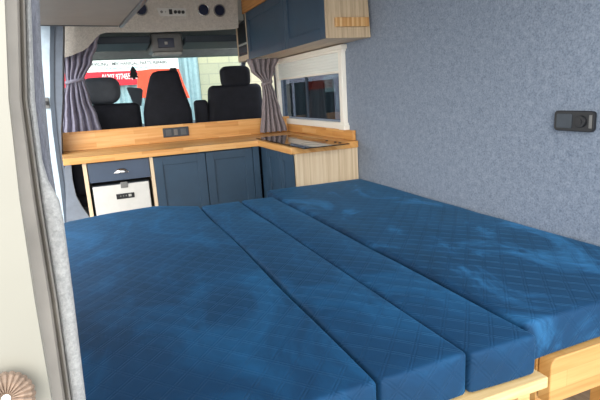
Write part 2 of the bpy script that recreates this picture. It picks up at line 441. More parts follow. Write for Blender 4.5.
# brown ridged round thing on the body, bottom left
pc = at(6, 399, 0.42); nrm = (CAM-pc).normalized(); q = nrm.to_track_quat('Z', 'Y')
t = thing('ridged_cap', tuple(pc), 'brown round cap with radial ridges on the white rear bodywork, bottom left', 'cap')
rings = []
NR = 72
for (rr, h) in ((0.0035, 0.002), (0.006, 0.006), (0.012, 0.0085), (0.0185, 0.006), (0.0215, 0.0), (0.021, -0.02)):
    ring = []
    for k in range(NR):
        a = 2*PI*k/NR; wv = (0.5+0.5*math.cos(a*24))
        r2 = rr*(1-0.07*wv*(rr > 0.015)); hh = h-0.0022*wv*(0.005 < rr < 0.021)
        ring.append(pc + q @ Vector((r2*math.cos(a), r2*math.sin(a), hh)))
    rings.append(ring)
MB().loft(rings).build('ridged_rim', 'brown', t)
b = MB(); b.cyl(pc, pc + q @ Vector((0, 0, 0.0035)), 0.0034, 16); tag(b.build('centre_boss', 'white', t), label='pale centre boss')

# ------------------------------------------------------------------ bed
def cushion(name, lo, hi, r, label, seed, fn2=None, mat='velvet'):
    def fn(p, l_, h_):
        p = Vector(p)
        cx = (p.x-l_[0])/(h_[0]-l_[0]); cy = (p.y-l_[1])/(h_[1]-l_[1]); cz = (p.z-l_[2])/(h_[2]-l_[2])
        sv = Vector((p.x*2.2+seed, p.y*2.0, p.z*3))
        n1 = noise.noise(sv); n2 = noise.noise(sv*3.1+Vector((9, 3, 1)))
        crown = 0.006*math.sin(PI*min(max(cx, 0), 1))*math.sin(PI*min(max(cy, 0), 1))
        if cz > 0.5: p.z += (crown + n1*0.005 + n2*0.0016)
        if fn2: p = fn2(p, cx, cy, cz)
        p.y += 0.006*n2*(1 if cy < 0.05 else 0)
        if cx > .98 or cx < .02: p.x += 0.0035*n1 - 0.002*abs(n2)
        return p
    o = MB().rbox(lo, hi, r, 0.028, fn).build(name, mat, None, True)
    return tag(o, label, 'cushion', 'blue quilted bed cushions')
def left_fn(p, cx, cy, cz):
    if cy > 0.7:
        k = (cy-0.7)/0.3
        if cx < 0.7: e = -0.03 + 0.09*math.sin(PI/2*cx/0.7)
        else: e = 0.06 - 0.15*((cx-0.7)/0.3)
        e -= 0.10*max(0, 0.06-cx)/0.06*0.4
        p.y += e*k
    return p
cushion('bed_cushion', (-0.225, 0.752, 0.502), (0.434, 2.62, 0.60), 0.012, 'widest blue quilted velvet cushion beside the rear post, in front of the white cool box', 1.0, left_fn)
cushion('bed_cushion', (0.441, 0.752, 0.502), (0.645, 2.52, 0.60), 0.010, 'narrow blue quilted cushion next to the widest left cushion', 5.0)
cushion('bed_cushion', (0.653, 0.746, 0.502), (0.829, 2.51, 0.60), 0.010, 'narrow blue quilted cushion in the dip before the right wall cushion', 9.0)
cushion('bed_cushion', (0.842, 0.785, 0.502), (1.448, 2.660, 0.605), 0.014, 'large blue velvet cushion with brushed patches along the carpeted right wall', 14.0, None, 'velvet_patchy')

t = thing('bed_platform', (0.3, 1.6, FZ), 'raw pine slatted platform carrying the left and middle cushions', 'bed frame')
MB().box(-0.2, 0.85, 0.728, 0.78, 0.472, 0.499, 0.003).build('front_rail', 'pine', t)
for k in range(9):
    y = 0.93+k*0.19
    MB().box(-0.2, 0.85, y, y+0.08, 0.474, 0.499, 0.002).build('slat', 'pine', t)
for x in (0.828, -0.15):
    for y in (0.79, 2.4):
        MB().box(x-0.018, x+0.018, y-0.018, y+0.018, FZ, 0.473, 0.002).build('leg', 'pine', t)
t = thing('bench_frame', (1.15, 1.7, FZ), 'oiled wooden bench frame with rounded end board under the wall cushion', 'bench')
b = MB()
pts = []
x0, x1, z0, z1, rr = 0.912, 1.452, 0.38, 0.4995, 0.022
for k in range(7):
    a = PI - k*PI/12; pts.append((x0+rr+rr*math.cos(a), z1-rr+rr*math.sin(a)))
pts += [(x1, z1), (x1, z0), (x0, z0)]
b.prism(pts, 'Y', 0.775, 0.812, 0.003)
b.build('end_board', 'benchwood', t)
MB().box(0.868, 0.905, 0.82, 2.66, 0.44, 0.50, 0.002).build('side_rail', 'benchwood', t)
MB().box(0.905, 1.45, 0.814, 2.66, 0.485, 0.501).build('bench_top', 'pine', t)
for x in (0.93, 1.17, 1.42):
    MB().box(x-0.018, x+0.018, 0.816, 0.852, FZ, 0.484, 0.002).build('leg', 'benchwood', t)
for x in (0.93, 1.42):
    MB().box(x-0.018, x+0.018, 2.60, 2.636, FZ, 0.484, 0.002).build('leg', 'benchwood', t)

# ------------------------------------------------------------------ worktop
YB = 3.84
t = thing('worktop', (0.6, 3.6, 0.79), 'L-shaped beech butcher block worktop with upstands behind the bed', 'worktop')
b = MB()
pts = [(-0.235, 3.305), (1.012, 3.305), (1.026, 3.29), (1.026, 2.68), (WX-0.004, 2.68), (WX-0.004, YB), (-0.235, YB)]
pts = [(-0.214, 3.305)] + pts[1:-1] + [(-0.245, YB)]
bm_ = b.prism(pts, 'Z', 0.792, 0.832, 0.003)
b.build('front_top', 'butcherX', t)
b = MB(); b.prism([(-0.245, 0.833), (1.45, 0.833), (1.45, 0.953), (-0.25, 0.963)], 'Y', YB-0.022, YB, 0.002)
b.build('splashback', 'butcherX', t)
# the return run keeps its own stave direction
b = MB(); b.box(1.012, WX-0.006, 2.672, 3.30, 0.7935, 0.8335, 0.002); b.build('side_top', 'butcherY', t)
MB().box(WX-0.026, WX-0.005, 2.70, YB-0.024, 0.8345, 0.894, 0.003).build('side_upstand', 'butcherY', t)

# ------------------------------------------------------------------ cabinets
def shaker_y(x0, x1, z0, z1, y, fr=0.055):
    """door facing -Y"""
    b = MB()
    b.box(x0, x0+fr, y, y+0.02, z0, z1, 0.002); b.box(x1-fr, x1, y, y+0.02, z0, z1, 0.002)
    b.box(x0+fr, x1-fr, y, y+0.02, z1-fr, z1, 0.002); b.box(x0+fr, x1-fr, y, y+0.02, z0, z0+fr, 0.002)
    b.box(x0+fr-0.002, x1-fr+0.002, y+0.009, y+0.018, z0+fr-0.002, z1-fr+0.002)
    return b
def shaker_x(y0, y1, z0, z1, x, fr=0.055):
    b = MB()
    b.box(x, x+0.02, y0, y0+fr, z0, z1, 0.002); b.box(x, x+0.02, y1-fr, y1, z0, z1, 0.002)
    b.box(x, x+0.02, y0+fr, y1-fr, z1-fr, z1, 0.002); b.box(x, x+0.02, y0+fr, y1-fr, z0, z0+fr, 0.002)
    b.box(x+0.009, x+0.018, y0+fr-0.002, y1-fr+0.002, z0+fr-0.002, z1-fr+0.002)
    return b
t = thing('front_cabinet', (0.45, 3.5, FZ), 'navy shaker cabinet with pale edged open bay under the front worktop', 'cabinet')
MB().box(-0.113, -0.09, YF, 3.8, FZ, 0.791, 0.001).build('side_panel', 'ash', t)
MB().box(0.287, 0.308, YF, 3.8, FZ, 0.791, 0.001).build('side_panel', 'ash', t)
MB().box(-0.09, 0.98, 3.79, 3.80, FZ, 0.79).build('back_panel', 'ashdark', t)
MB().box(0.309, 1.02, YF+0.024, 3.78, 0.16, 0.785).build('carcass', 'navy', t)
d = MB().box(-0.085, 0.283, YF+0.006, YF+0.026, 0.662, 0.786, 0.002).build('drawer', 'slate', t)
# cup pull
px_, pz_ = 0.108, 0.722
rings = []
for k in range(9):
    a = k/8*PI*0.5
    rings.append([(px_ + 0.042*math.cos(th)*math.cos(a*0.9)*1.0, YF+0.006-0.019*math.sin(a)*1.0, pz_-0.010+0.026*math.sin(th)*math.cos(a*0.9)) for th in [PI*j/12 for j in range(13)]])
b = MB(); b.loft(rings, close=False); b.box(px_-0.045, px_+0.045, YF+0.001, YF+0.007, pz_-0.014, pz_-0.008, 0.001)
tag(b.build('cup_handle', 'chrome', d, True), label='chrome cup handle')
dl = shaker_y(0.311, 0.646, 0.17, 0.783, YF).build('door', 'navy', t)
dr = shaker_y(0.651, 0.975, 0.17, 0.783, YF).build('door', 'navy', t)
MB().box(0.977, 1.02, YF-0.008, YF+0.02, 0.16, 0.79, 0.001).build('corner_post', 'navy', t)

t = thing('cool_box', (0.09, 3.5, 0.2), 'white cool box with black control strip below the slate drawer', 'cool box')
MB().box(-0.078, 0.270, YF+0.014, 3.76, 0.20, 0.640, 0.006).build('body', 'charcoal', t)
MB().box(-0.074, 0.266, YF+0.002, YF+0.016, 0.22, 0.636, 0.005).build('front_panel', 'fridge', t)
MB().box(0.092, 0.136, YF-0.006, YF+0.004, 0.612, 0.65, 0.003).build('latch', 'grey', t)
cp = MB().box(0.058, 0.168, YF-0.003, YF+0.004, 0.542, 0.576, 0.003).build('control_panel', 'dark', t)
for k in range(3):
    MB().cyl((0.084+k*0.017, YF-0.005, 0.561), (0.084+k*0.017, YF-0.002, 0.561), 0.0045, 12).build('button', 'grey', cp)
MB().box(0.132, 0.150, YF-0.005, YF-0.002, 0.553, 0.569, 0.001).build('display', 'lightgrey', cp)

t = thing('side_cabinet', (1.25, 2.95, FZ), 'navy cabinet with pale ash end board below the hob', 'cabinet')
MB().box(1.036, WX-0.006, 2.682, 2.699, FZ, 0.792, 0.001).build('end_panel', 'ash', t)
MB().box(1.060, WX-0.01, 2.70, 3.30, 0.16, 0.79).build('carcass', 'navy', t)
shaker_x(2.684, 2.94, 0.17, 0.786, 1.036).build('door', 'navy', t)
shaker_x(2.945, 3.20, 0.17, 0.786, 1.036).build('door', 'navy', t)
MB().box(1.036, 1.058, 3.204, 3.318, 0.16, 0.790, 0.001).build('filler_panel', 'navy', t)

# hob
hz = 0.8345
t = thing('hob', (1.15, 3.0, hz), 'black glass hob set into the worktop below the side window', 'hob')
MB().box(1.0+0.035, 1.318, 2.53, 3.42, hz, hz+0.006, 0.002).build('glass_lid', 'hob', t)
for (hx, hy) in ((1.175, 2.72), (1.175, 3.18)):
    rg = MB()
    ring = [[(hx+(0.07+dx)*math.cos(a), hy+(0.07+dx)*math.sin(a), hz+0.006+h) for a in [2*PI*k/32 for k in range(32)]] for dx, h in ((0, 0), (0, 0.0006), (0.003, 0.0006), (0.003, 0))]
    rg.loft(ring, cap=False).build('burner_ring', 'grey', t)
for k, y in enumerate((2.60, 2.66, 2.78)):
    MB().cyl((1.29, y, hz+0.006), (1.29, y, hz+0.009), 0.009, 16, bev=0.002).build('knob', 'dark', t)

# socket strip on the splashback
p0 = at(163.5, 138, YB-0.022); p1 = at(188, 126, YB-0.022)
y = YB-0.022
zc = (p0.z+p1.z)/2; x0, x1 = p0.x, p1.x
t = thing('socket_strip', ((x0+x1)/2, y, zc-0.035), 'grey double socket strip on the front wooden upstand', 'socket')
MB().box(x0, x1, y-0.012, y-0.0005, zc-0.034, zc+0.034, 0.004).build('face_plate', 'charcoal', t)
L = x1-x0
MB().box(x0+0.02, x0+0.06, y-0.015, y-0.011, zc-0.022, zc+0.022, 0.002).build('socket_insert', 'insert', t)
MB().box(x0+L/2-0.016, x0+L/2+0.012, y-0.015, y-0.011, zc-0.022, zc+0.022, 0.002).build('usb_port', 'grey', t)
MB().box(x1-0.06, x1-0.02, y-0.015, y-0.011, zc-0.022, zc+0.022, 0.002).build('socket_insert', 'insert', t)

# wall socket
t = thing('wall_socket', (WX, 1.19, 0.966), 'black plastic socket panel with round outlet on the right wall carpet', 'socket')
ya, yb = 1.118, 1.266; za, zb = 0.966, 1.032
def rrect(y0, y1, z0, z1, r, n_=5):
    pts = []
    for cx, cz, a0 in ((y1-r, z1-r, 0), (y0+r, z1-r, PI/2), (y0+r, z0+r, PI), (y1-r, z0+r, 1.5*PI)):
        for k in range(n_+1): a = a0+k*PI/2/n_; pts.append((cx+r*math.cos(a), cz+r*math.sin(a)))
    return pts
MB().prism(rrect(ya, yb, za, zb, 0.012), 'X', WX-0.014, WX-0.0005, 0.002).build('face_plate', 'dark', t)
MB().prism(rrect(ya+0.078, yb-0.012, za+0.01, zb-0.01, 0.004), 'X', WX-0.017, WX-0.013, 0.001).build('switch_plate', 'charcoal', t)
b = MB(); b.cyl((WX-0.020, ya+0.045, (za+zb)/2), (WX-0.013, ya+0.045, (za+zb)/2), 0.019, 24, bev=0.002)
b.cyl((WX-0.022, ya+0.045, (za+zb)/2), (WX-0.019, ya+0.045, (za+zb)/2), 0.008, 16)
b.build('outlet', 'dark', t)
MB().box(WX-0.016, WX-0.012, ya+0.006, ya+0.016, za+0.012, zb-0.012, 0.001).build('side_clip', 'grey', t)

# ------------------------------------------------------------------ side window
fx = WX-0.03
w1 = thing('window_1', (WX, 3.4, 0.88), None, None); w1['kind'] = 'structure'
a0, a1, b0, b1 = 2.79, 4.02, 0.895, 1.400
b = MB()
b.box(fx, WX-0.001, a0, a1, b0, b0+0.042, 0.004); b.box(fx, WX-0.001, a0, a1, b1-0.035, b1, 0.004)
b.box(fx, WX-0.001, a0+0.012, a0+0.062, b0+0.04, b1-0.033, 0.003); b.box(fx, WX-0.001, a1-0.05, a1-0.012, b0+0.04, b1-0.033, 0.003)
b.build('window_frame', 'white', w1)
b = MB(); b.box(fx-0.012, WX-0.001, a0-0.012, a1, b1-0.022, b1+0.004, 0.003); b.build('blind_rail', 'white', w1)
MB().box(fx-0.010, WX-0.001, a0-0.008, a0+0.07, b0-0.002, b0+0.028, 0.003).build('frame_corner', 'white', w1)
MB().box(WX+0.022, WX+0.026, a0+0.05, a1-0.04, b0+0.03, b1-0.02).build('glass', 'tint', w1)
b = MB(); b.box(WX+0.03, WX+0.05, a0+0.05, a0+0.062, b0, b1); b.box(WX+0.018, WX+0.034, 3.48, 3.50, b0+0.03, b1-0.02); b.build('glazing_bar', 'rubber', w1)
# pleated blind pulled part way
rings = []
t = thing('pleated_blind', (WX, 3.4, 1.26), 'cream pleated blind pulled a third down the side window', 'blind')
b = MB(); bb = bmesh.new()
prev = None
zs = [1.375 - k*0.0095 for k in range(14)]
for k, z in enumerate(zs):
    xx = WX-0.016 + (0.002 if k % 2 else 0.0)
    cur = (bb.verts.new((xx, a0+0.064, z)), bb.verts.new((xx, a1-0.052, z)))
    if prev: bb.faces.new((prev[0], prev[1], cur[1], cur[0]))
    prev = cur
b.merge(bb); o = b.build('pleats', 'blind', t)
md = o.modifiers.new('th', 'SOLIDIFY'); md.thickness = 0.0015
MB().box(WX-0.024, WX-0.006, a0+0.064, a1-0.052, 1.240, 1.254, 0.003).build('bottom_bar', 'white', t)

# ------------------------------------------------------------------ overhead cabinet, right
ox = 1.189; oz = 1.410; oy0, oy1, oy2 = 2.495, 3.95, 4.25
t = thing('overhead_cabinet', (1.32, 3.2, oz), 'navy two-door overhead cabinet with pale end board above the side window', 'cabinet')
b = MB(); b.prism([(ox, oz), (WX-0.002, oz), (WX-0.03, CZ-0.002), (ox, CZ-0.002)], 'Y', oy0, oy0+0.016, 0.001)
b.build('end_panel', 'ashdark', t)
b = MB(); b.prism([(ox+0.004, oz+0.001), (WX-0.002, oz+0.001), (WX-0.002, oz+0.016), (ox+0.004, oz+0.016)], 'Y', oy0+0.017, oy2)
b.build('bottom_panel', 'soffit', t)
MB().box(ox+0.022, WX-0.03, oy0+0.02, oy1, oz+0.017, CZ-0.002).build('carcass', 'navy', t)
ym = 3.117
shaker_x(oy0+0.018, ym-0.002, oz+0.002, 1.762, ox, 0.06).build('door', 'navy', t)
shaker_x(ym+0.002, oy1-0.002, oz+0.002, 1.762, ox, 0.06).build('door', 'navy', t)
MB().box(ox-0.004, ox+0.02, oy0+0.018, oy2, 1.766, CZ-0.002, 0.002).build('top_batten', 'orangepine', t)
b = MB(); b.box(ox-0.002, ox+0.02, oy1, oy1+0.016, oz+0.001, 1.764, 0.001); b.box(ox-0.002, ox+0.02, oy2-0.012, oy2, oz+0.001, 1.764, 0.001)
b.box(ox-0.002, ox+0.02, oy1+0.016, oy2-0.012, oz+0.001, oz+0.045, 0.001); b.build('cubby_frame', 'ash', t)
cpn = MB().box(ox+0.006, ox+0.02, oy1+0.017, oy2-0.013, oz+0.046, 1.763, 0.001).build('control_panel', 'dark', t)
MB().box(ox+0.001, ox+0.007, oy1+0.03, oy2-0.03, 1.535, 1.55, 0.001).build('switch', 'lightgrey', cpn)
MB().box(ox+0.001, ox+0.007, oy1+0.03, oy2-0.03, 1.48, 1.515, 0.001).build('switch', 'charcoal', cpn)
MB().box(ox+0.001, ox+0.007, oy1+0.03, oy2-0.03, 1.70, 1.72, 0.001).build('display', 'charcoal', cpn)
MB().box(1.236, 1.435, oy0-0.018, oy0-0.0005, 1.466, 1.513, 0.002).build('wood_block', 'staves', t)

# overhead locker, left
t = thing('overhead_locker', (0.0, 2.5, 1.6), 'grey boarded overhead locker with metal edge at the top left', 'locker')
b = MB(); b.prism([(-0.285, 1.30), (0.362, 1.30), (0.208, 3.37), (-0.285, 3.30)], 'Z', 1.60, 1.618); b.build('bottom_panel', 'lockerboard', t)
b = MB(); b.prism([(-0.283, 1.31), (0.350, 1.31), (0.197, 3.36), (-0.283, 3.29)], 'Z', 1.619, CZ-0.001); b.build('body', 'grey', t)
b = MB(); b.prism([(0.364, 1.30), (0.386, 1.30), (0.230, 3.385), (0.210, 3.385)], 'Z', 1.590, 1.63, 0.002); tag(b.build('edge_trim', 'steel', t), label='metal edge trim')
b = MB(); b.prism([(-0.29, 3.302), (0.206, 3.372), (0.206, 3.385), (-0.29, 3.315)], 'Z', 1.596, 1.63, 0.001); b.build('edge_trim', 'charcoal', t)

# ------------------------------------------------------------------ front bulkhead panel (carpeted) with curved corner
Yp = 3.99
img = [(62, 58), (70, 56), (76, 53.5), (83, 50.5), (88, 47), (92, 42.5), (96, 37.5), (100, 34), (106, 32.2), (125, 32), (150, 32), (180, 31), (205, 30.5), (232, 29), (237, 28)]
pts = [(at(x, y, Yp).x, at(x, y, Yp).z) for x, y in img]
pts = [(-0.26, pts[0][1]-0.01)] + pts + [(at(237.5, 15, Yp).x, 1.66), (at(238, 8, Yp).x, CZ), (-0.26, CZ)]
b = MB(); b.prism(pts, 'Y', Yp, Yp+0.03)
struct(b, 'wall_front', 'greycarpet')
for k, (px, py, lab) in enumerate(((141, 9, 'round dark blue downlight beside the left locker edge'), (203.5, 10, 'round dark blue downlight, left of the pair near the overhead cabinet'), (219.5, 10.5, 'round dark blue downlight nearest the overhead cabinet'))):
    p = at(px, py, Yp)
    t = thing('downlight', tuple(p), lab, 'downlight', 'round lights in the carpeted front panel')
    b = MB(); ring = [[(p.x+(r_)*math.cos(a), Yp-h, p.z+r_*math.sin(a)) for a in [2*PI*j/28 for j in range(28)]] for r_, h in ((0.047, 0.0005), (0.046, 0.008), (0.039, 0.010), (0.038, 0.004))]
    b.loft(ring, cap=False).build('bezel', 'chrome' if k == 1 else 'grey', t, True)
    MB().cyl((p.x, Yp-0.0005, p.z), (p.x, Yp-0.006, p.z), 0.0385, 28).build('lens', 'blue', t)
# switch panel
def ap(x, y): p = at(x, y, Yp); return (p.x, p.z)
p = at(171, 12, Yp)
t = thing('switch_panel', tuple(p), 'small pale switch panel with a row of black knobs above the cab', 'switch panel')
b = MB(); b.prism([ap(156.5, 8), ap(186, 8.5), ap(186, 16.5), ap(160, 16.2)], 'Y', Yp-0.006, Yp-0.0005, 0.001); b.build('face_plate', 'fridge', t)
for x, y, s in ((170.5, 12, 1), (175.2, 12.2, 0), (179, 12.3, 0), (182.8, 12.4, 0)):
    c = at(x, y, Yp)
    if s: MB().box(c.x-0.012, c.x+0.012, Yp-0.011, Yp-0.006, c.z-0.018, c.z+0.018, 0.001).build('switch', 'dark', t)
    else: MB().cyl((c.x, Yp-0.016, c.z), (c.x, Yp-0.006, c.z), 0.012, 16).build('knob', 'dark', t)
for x in (161.5, 165.5):
    c = at(x, 12, Yp)
    MB().cyl((c.x, Yp-0.008, c.z), (c.x, Yp-0.006, c.z), 0.010 if x < 163 else 0.004, 16).build('dial', 'grey', t)

# ------------------------------------------------------------------ cab
# cab roof, sloping down to the windscreen
b = MB(); b.prism([(4.021, 1.72), (4.95, 1.63), (4.95, 1.66), (4.30, CZ+0.05), (4.021, CZ+0.05)], 'X', LX-0.02, WX+0.02); struct(b, 'ceiling_cab', 'headliner')
b = MB(); b.prism([(4.86, 1.575), (5.0, 1.522), (5.03, 1.522), (5.03, 1.66), (4.86, 1.66)], 'X', LX-0.02, WX+0.02); struct(b, 'trim_9', 'headliner')
b = MB(); b.prism([(4.97, 1.53), (4.98, 1.53), (5.62, 0.86), (5.61, 0.86)], 'X', LX+0.02, WX-0.02)
w3 = struct(b, 'window_2', 'glass')
# cab sides below the glass and A pillars
for sx_, nm in ((LX-0.04, 'wall_cab_left'), (WX, 'wall_cab_right')):
    b = MB(); b.prism([(4.03, 0), (5.7, 0), (5.7, 0.82), (5.5, 0.93), (4.03, 0.93)], 'X', sx_, sx_+0.04); 
    b.prism([(4.95, 1.62), (5.02, 1.58), (5.68, 0.86), (5.55, 0.88)], 'X', sx_, sx_+0.04)
    b.prism([(4.03, 0.93), (4.12, 0.93), (4.18, 1.7), (4.03, 1.7)], 'X', sx_, sx_+0.04)
    struct(b, nm, 'charcoal')
b = MB(); b.prism([(5.02, 0.90), (5.12, 0.925), (5.5, 0.90), (5.62, 0.84), (5.62, 0.3), (5.25, 0.3), (5.1, 0.6)], 'X', LX, WX, 0.01)
tag(b.build('dashboard', 'charcoal2'), 'dark grey cab dashboard below the windscreen', 'dashboard')
b = MB(); b.prism([(5.70, 0.83), (6.3, 0.62), (6.42, 0.4), (6.42, -0.4), (5.70, -0.4)], 'X', LX, WX, 0.02)
tag(b.build('van_bonnet', 'vanwhite'), 'white van bonnet in front of the windscreen', 'bonnet')

# roof console and sun visors
c0 = at(154, 53, 4.35); c1 = at(180, 34, 4.35)
zc = (c0.z+c1.z)/2; xc = (c0.x+c1.x)/2
t = thing('roof_console', (xc, 4.35, zc), 'dark roof console with small lit display above the windscreen', 'console')
def slant(p, l_, h_): return p
MB().rbox((c0.x-0.015, 4.34, c0.z), (c1.x+0.015, 4.62, c1.z+0.01), 0.02, 0.05).build('console_body', 'grey', t, True)
MB().box(xc-0.075, xc+0.055, 4.333, 4.345, zc-0.035, zc+0.04, 0.004).build('display_bezel', 'blue', t)
MB().box(xc-0.022, xc+0.002, 4.330, 4.335, zc-0.010, zc+0.012, 0.001).build('display', 'lightgrey', t)
MB().box(c0.x, c1.x, 4.345, 4.5, c0.z-0.018, c0.z+0.004, 0.004).build('lamp_lens', 'lightgrey', t)
# header shelf of darker trim each side
def visor(xa, xb, yy, z0_, z1_, lab, thick=0.03):
    b = MB()
    def fn(p, l_, h_):
        return (p.x, p.y - (p.z-l_[2])*0.9, p.z)
    b.rbox((xa, yy, z0_), (xb, yy+thick, z1_), 0.012, 0.05, fn)
    t = thing('sun_visor', ((xa+xb)/2, yy, z0_), lab, 'sun visor', 'cab sun visors')
    b.build('visor_pad', 'charcoal2', t, True)
    b2 = MB(); b2.tube([(xa+0.02, yy+0.01, z1_), (xa+0.02, yy+0.0, z1_+0.02), (xb-0.02, yy+0.0, z1_+0.02), (xb-0.02, yy+0.01, z1_)], 0.006); b2.build('hinge_rod', 'dark', t)
a = at(96, 44, 4.75); c = at(148, 38, 4.75)
visor(a.x-0.02, c.x-0.02, 4.75, 1.595, 1.655, 'dark sun visor on the left above the air freshener')
a = at(184, 47, 4.75); c = at(238, 38, 4.75)
visor(a.x, c.x, 4.75, 1.60, 1.665, 'dark sun visor on the right above the driver headrest')
b = MB(); b.prism([(4.25, 1.585), (4.6, 1.56), (4.6, 1.60), (4.25, 1.64)], 'X', at(185, 44, 4.3).x, 1.40, 0.008)
tag(b.build('overhead_tray', 'charcoal2'), 'dark moulded tray under the cab roof, right of the console', 'tray')
b = MB(); b.prism([(4.25, 1.585), (4.6, 1.56), (4.6, 1.60), (4.25, 1.64)], 'X', LX+0.02, at(150, 44, 4.3).x, 0.008)
tag(b.build('overhead_tray', 'charcoal2'), 'dark moulded tray under the cab roof, left of the console', 'tray')

# seats
def seat(name, Y, back, head, lab, mats=('seat', 'seatgrey'), posts=True, depth=0.13, taper=0.0, cat='seat'):
    """back/head = (xa, xb, za, zb) in metres"""
    xa, xb, za, zb = back
    t = thing(name, ((xa+xb)/2, Y+0.1, FZ), lab, cat)
    def fn(p, l_, h_):
        k = (p.z-l_[2])/(h_[2]-l_[2]); cx = (l_[0]+h_[0])/2
        s_ = 1-taper*max(0, (k-0.45)/0.55)
        return (cx+(p.x-cx)*s_, p.y-0.10*k + 0.004*noise.noise(p*9), p.z + 0.004*noise.noise(p*7))
    MB().rbox((xa, Y, za), (xb, Y+depth, zb), 0.05, 0.035, fn).build('backrest', mats[0], t, True)
    MB().rbox((xa, Y+0.05, 0.30), (xb, Y+0.60, 0.46), 0.05, 0.06).build('seat_pad', mats[0], t, True)
    MB().box(xa+0.04, xb-0.04, Y+0.10, Y+0.55, FZ+0.001, 0.31, 0.01).build('seat_base', 'charcoal', t)
    return t
def headrest(t, Y, xa, xb, za, zb, mat, ztop_back, taper=0.12, r=0.05, depth=0.11, bow=0.0):
    def fn(p, l_, h_):
        k = (p.z-l_[2])/(h_[2]-l_[2]); cx = (l_[0]+h_[0])/2
        return (cx+(p.x-cx)*(1-taper*1.6*abs(2*k-1.1)**3 - 0.03*(1-k)), p.y+0.004*noise.noise(p*11), p.z+0.012*math.cos((p.x-cx)/(h_[0]-l_[0])*PI)*(k-0.5))
    h = MB().rbox((xa, Y, za), (xb, Y+depth, zb), r, 0.03, fn).build('headrest', mat, t, True)
    for sx_ in (-1, 1):
        x = (xa+xb)/2+sx_*(xb-xa)*0.2
        MB().cyl((x, Y+depth/2, ztop_back-0.03), (x, Y+depth/2, za+0.03), 0.006, 10).build('headrest_post', 'steel', h)
    return h
Y = 4.40
s1 = seat('passenger_seat', Y, (-0.23, 0.355, 0.40, 1.135), None, 'black passenger bench seat back behind the left curtain')
A = at(83.5, 106, Y-0.08); B = at(118.5, 77, Y-0.08)
headrest(s1, Y-0.08, A.x-0.004, B.x+0.006, A.z+0.006, B.z, 'seatgrey', 1.13, 0.11, 0.054)
# covered tall middle seat
t = thing('middle_seat', (0.57, Y, FZ), 'black cloth-covered tall middle seat back narrowing to the top', 'seat')
prof = [(146, 194, 134), (145, 194, 122), (144.5, 193, 112), (145, 190, 104), (146.5, 187, 96), (148, 183.5, 86), (150.5, 180, 76), (153, 178.5, 72), (158, 176, 70.3)]
rings = []
for i, (xa, xb, py) in enumerate(prof):
    pa = at(xa, py+ (1.2), Y-0.16); pb = at(xb, py-1.2, Y-0.16); zz = (pa.z+pb.z)/2
    x0_, x1_ = pa.x, pb.x; dp = 0.16-0.008*i; lean = -0.015*i
    sec = []
    for k in range(32):
        th = 2*PI*k/32; cx_, sy_ = math.cos(th), math.sin(th)
        ex = abs(cx_)**0.5*(1 if cx_ > 0 else -1); ey = abs(sy_)**0.6*(1 if sy_ > 0 else -1)
        shr = 1.0 if i < len(prof)-1 else 0.75
        pt = Vector(((x0_+x1_)/2 + ex*(x1_-x0_)/2, Y-0.08+ey*dp/2*shr+lean*0.3, zz))
        pt += Vector((0.006, 0.008, 0.0))*noise.noise(pt*8)
        sec.append(pt)
    rings.append(sec)
MB().loft(rings).build('covered_backrest', 'seat', t, True)
MB().rbox((0.45, Y+0.06, 0.30), (0.80, Y+0.60, 0.46), 0.05, 0.06).build('seat_pad', 'seat', t, True)
MB().box(0.50, 0.78, Y+0.12, Y+0.55, FZ+0.001, 0.31, 0.01).build('seat_base', 'charcoal', t)
pk = at(173.5, 69.5, Y-0.1)
MB().rbox((pk.x-0.03, Y-0.10, pk.z-0.03), (pk.x+0.03, Y-0.05, pk.z+0.014), 0.015, 0.02).build('headrest_knob', 'dark', t, True)
# driver seat
A = at(207.5, 126, Y-0.05); B = at(262, 90, Y-0.05)
s3 = seat('driver_seat', Y, (A.x+0.01, B.x+0.02, 0.40, 1.235), None, 'black driver seat with headrest beside the right curtain', taper=0.12)
A = at(222.5, 88, Y-0.1); B = at(251, 65.5, Y-0.1)
headrest(s3, Y-0.1, A.x, B.x, A.z, B.z, 'seat', 1.22, 0.04, 0.045)
A = at(197.5, 130, Y-0.05); B = at(208, 99.5, Y-0.05)
MB().rbox((A.x, Y-0.05, 0.84), (B.x, Y+0.04, B.z), 0.03, 0.03).build('armrest', 'seat', s3, True)
# wedge on the dashboard
q0 = [at(x, y, 5.10) for x, y in ((126.5, 88), (128, 87), (141, 88), (143, 90), (141.5, 106), (134.5, 106))]
b = MB(); b.prism([(p.x, p.z) for p in q0] + [(q0[5].x, 0.918)][:0], 'Y', 5.10, 5.14, 0.006)
pq = at(138, 106, 5.1); b.box(pq.x-0.02, pq.x+0.02, 5.105, 5.135, 0.915, pq.z+0.01, 0.003)
tag(b.build('dashboard_holder', 'charcoal'), 'small dark grey wedge shaped holder between the two left seat backs', 'holder')

# air freshener hanging from the mirror line
p = at(134.3, 79.5, 4.97)
t = thing('air_freshener', (p.x, 4.97, p.z+0.10), 'black tree shaped air freshener hanging before the windscreen', 'air freshener')
def tri(dx, z): return (p.x+dx, z)
z0_ = p.z; H = 0.118
pr = [(-0.012, 0), (0.012, 0), (0.012, .13), (0.046, .13), (0.026, .36), (0.042, .36), (0.020, .62), (0.032, .62), (0.006, 1.0), (-0.006, 1.0), (-0.032, .62), (-0.020, .62), (-0.042, .36), (-0.026, .36), (-0.046, .13), (-0.012, .13)]
b = MB(); b.prism([(p.x+a_, z0_+b_*H) for a_, b_ in pr], 'Y', 4.968, 4.972); b.build('tree_card', 'tree', t)
MB().tube([(p.x, 4.97, z0_+H-0.002), (p.x+0.002, 4.966, z0_+H+0.03), (p.x, 4.962, 1.56)], 0.0012, 6).build('string', 'dark', t)

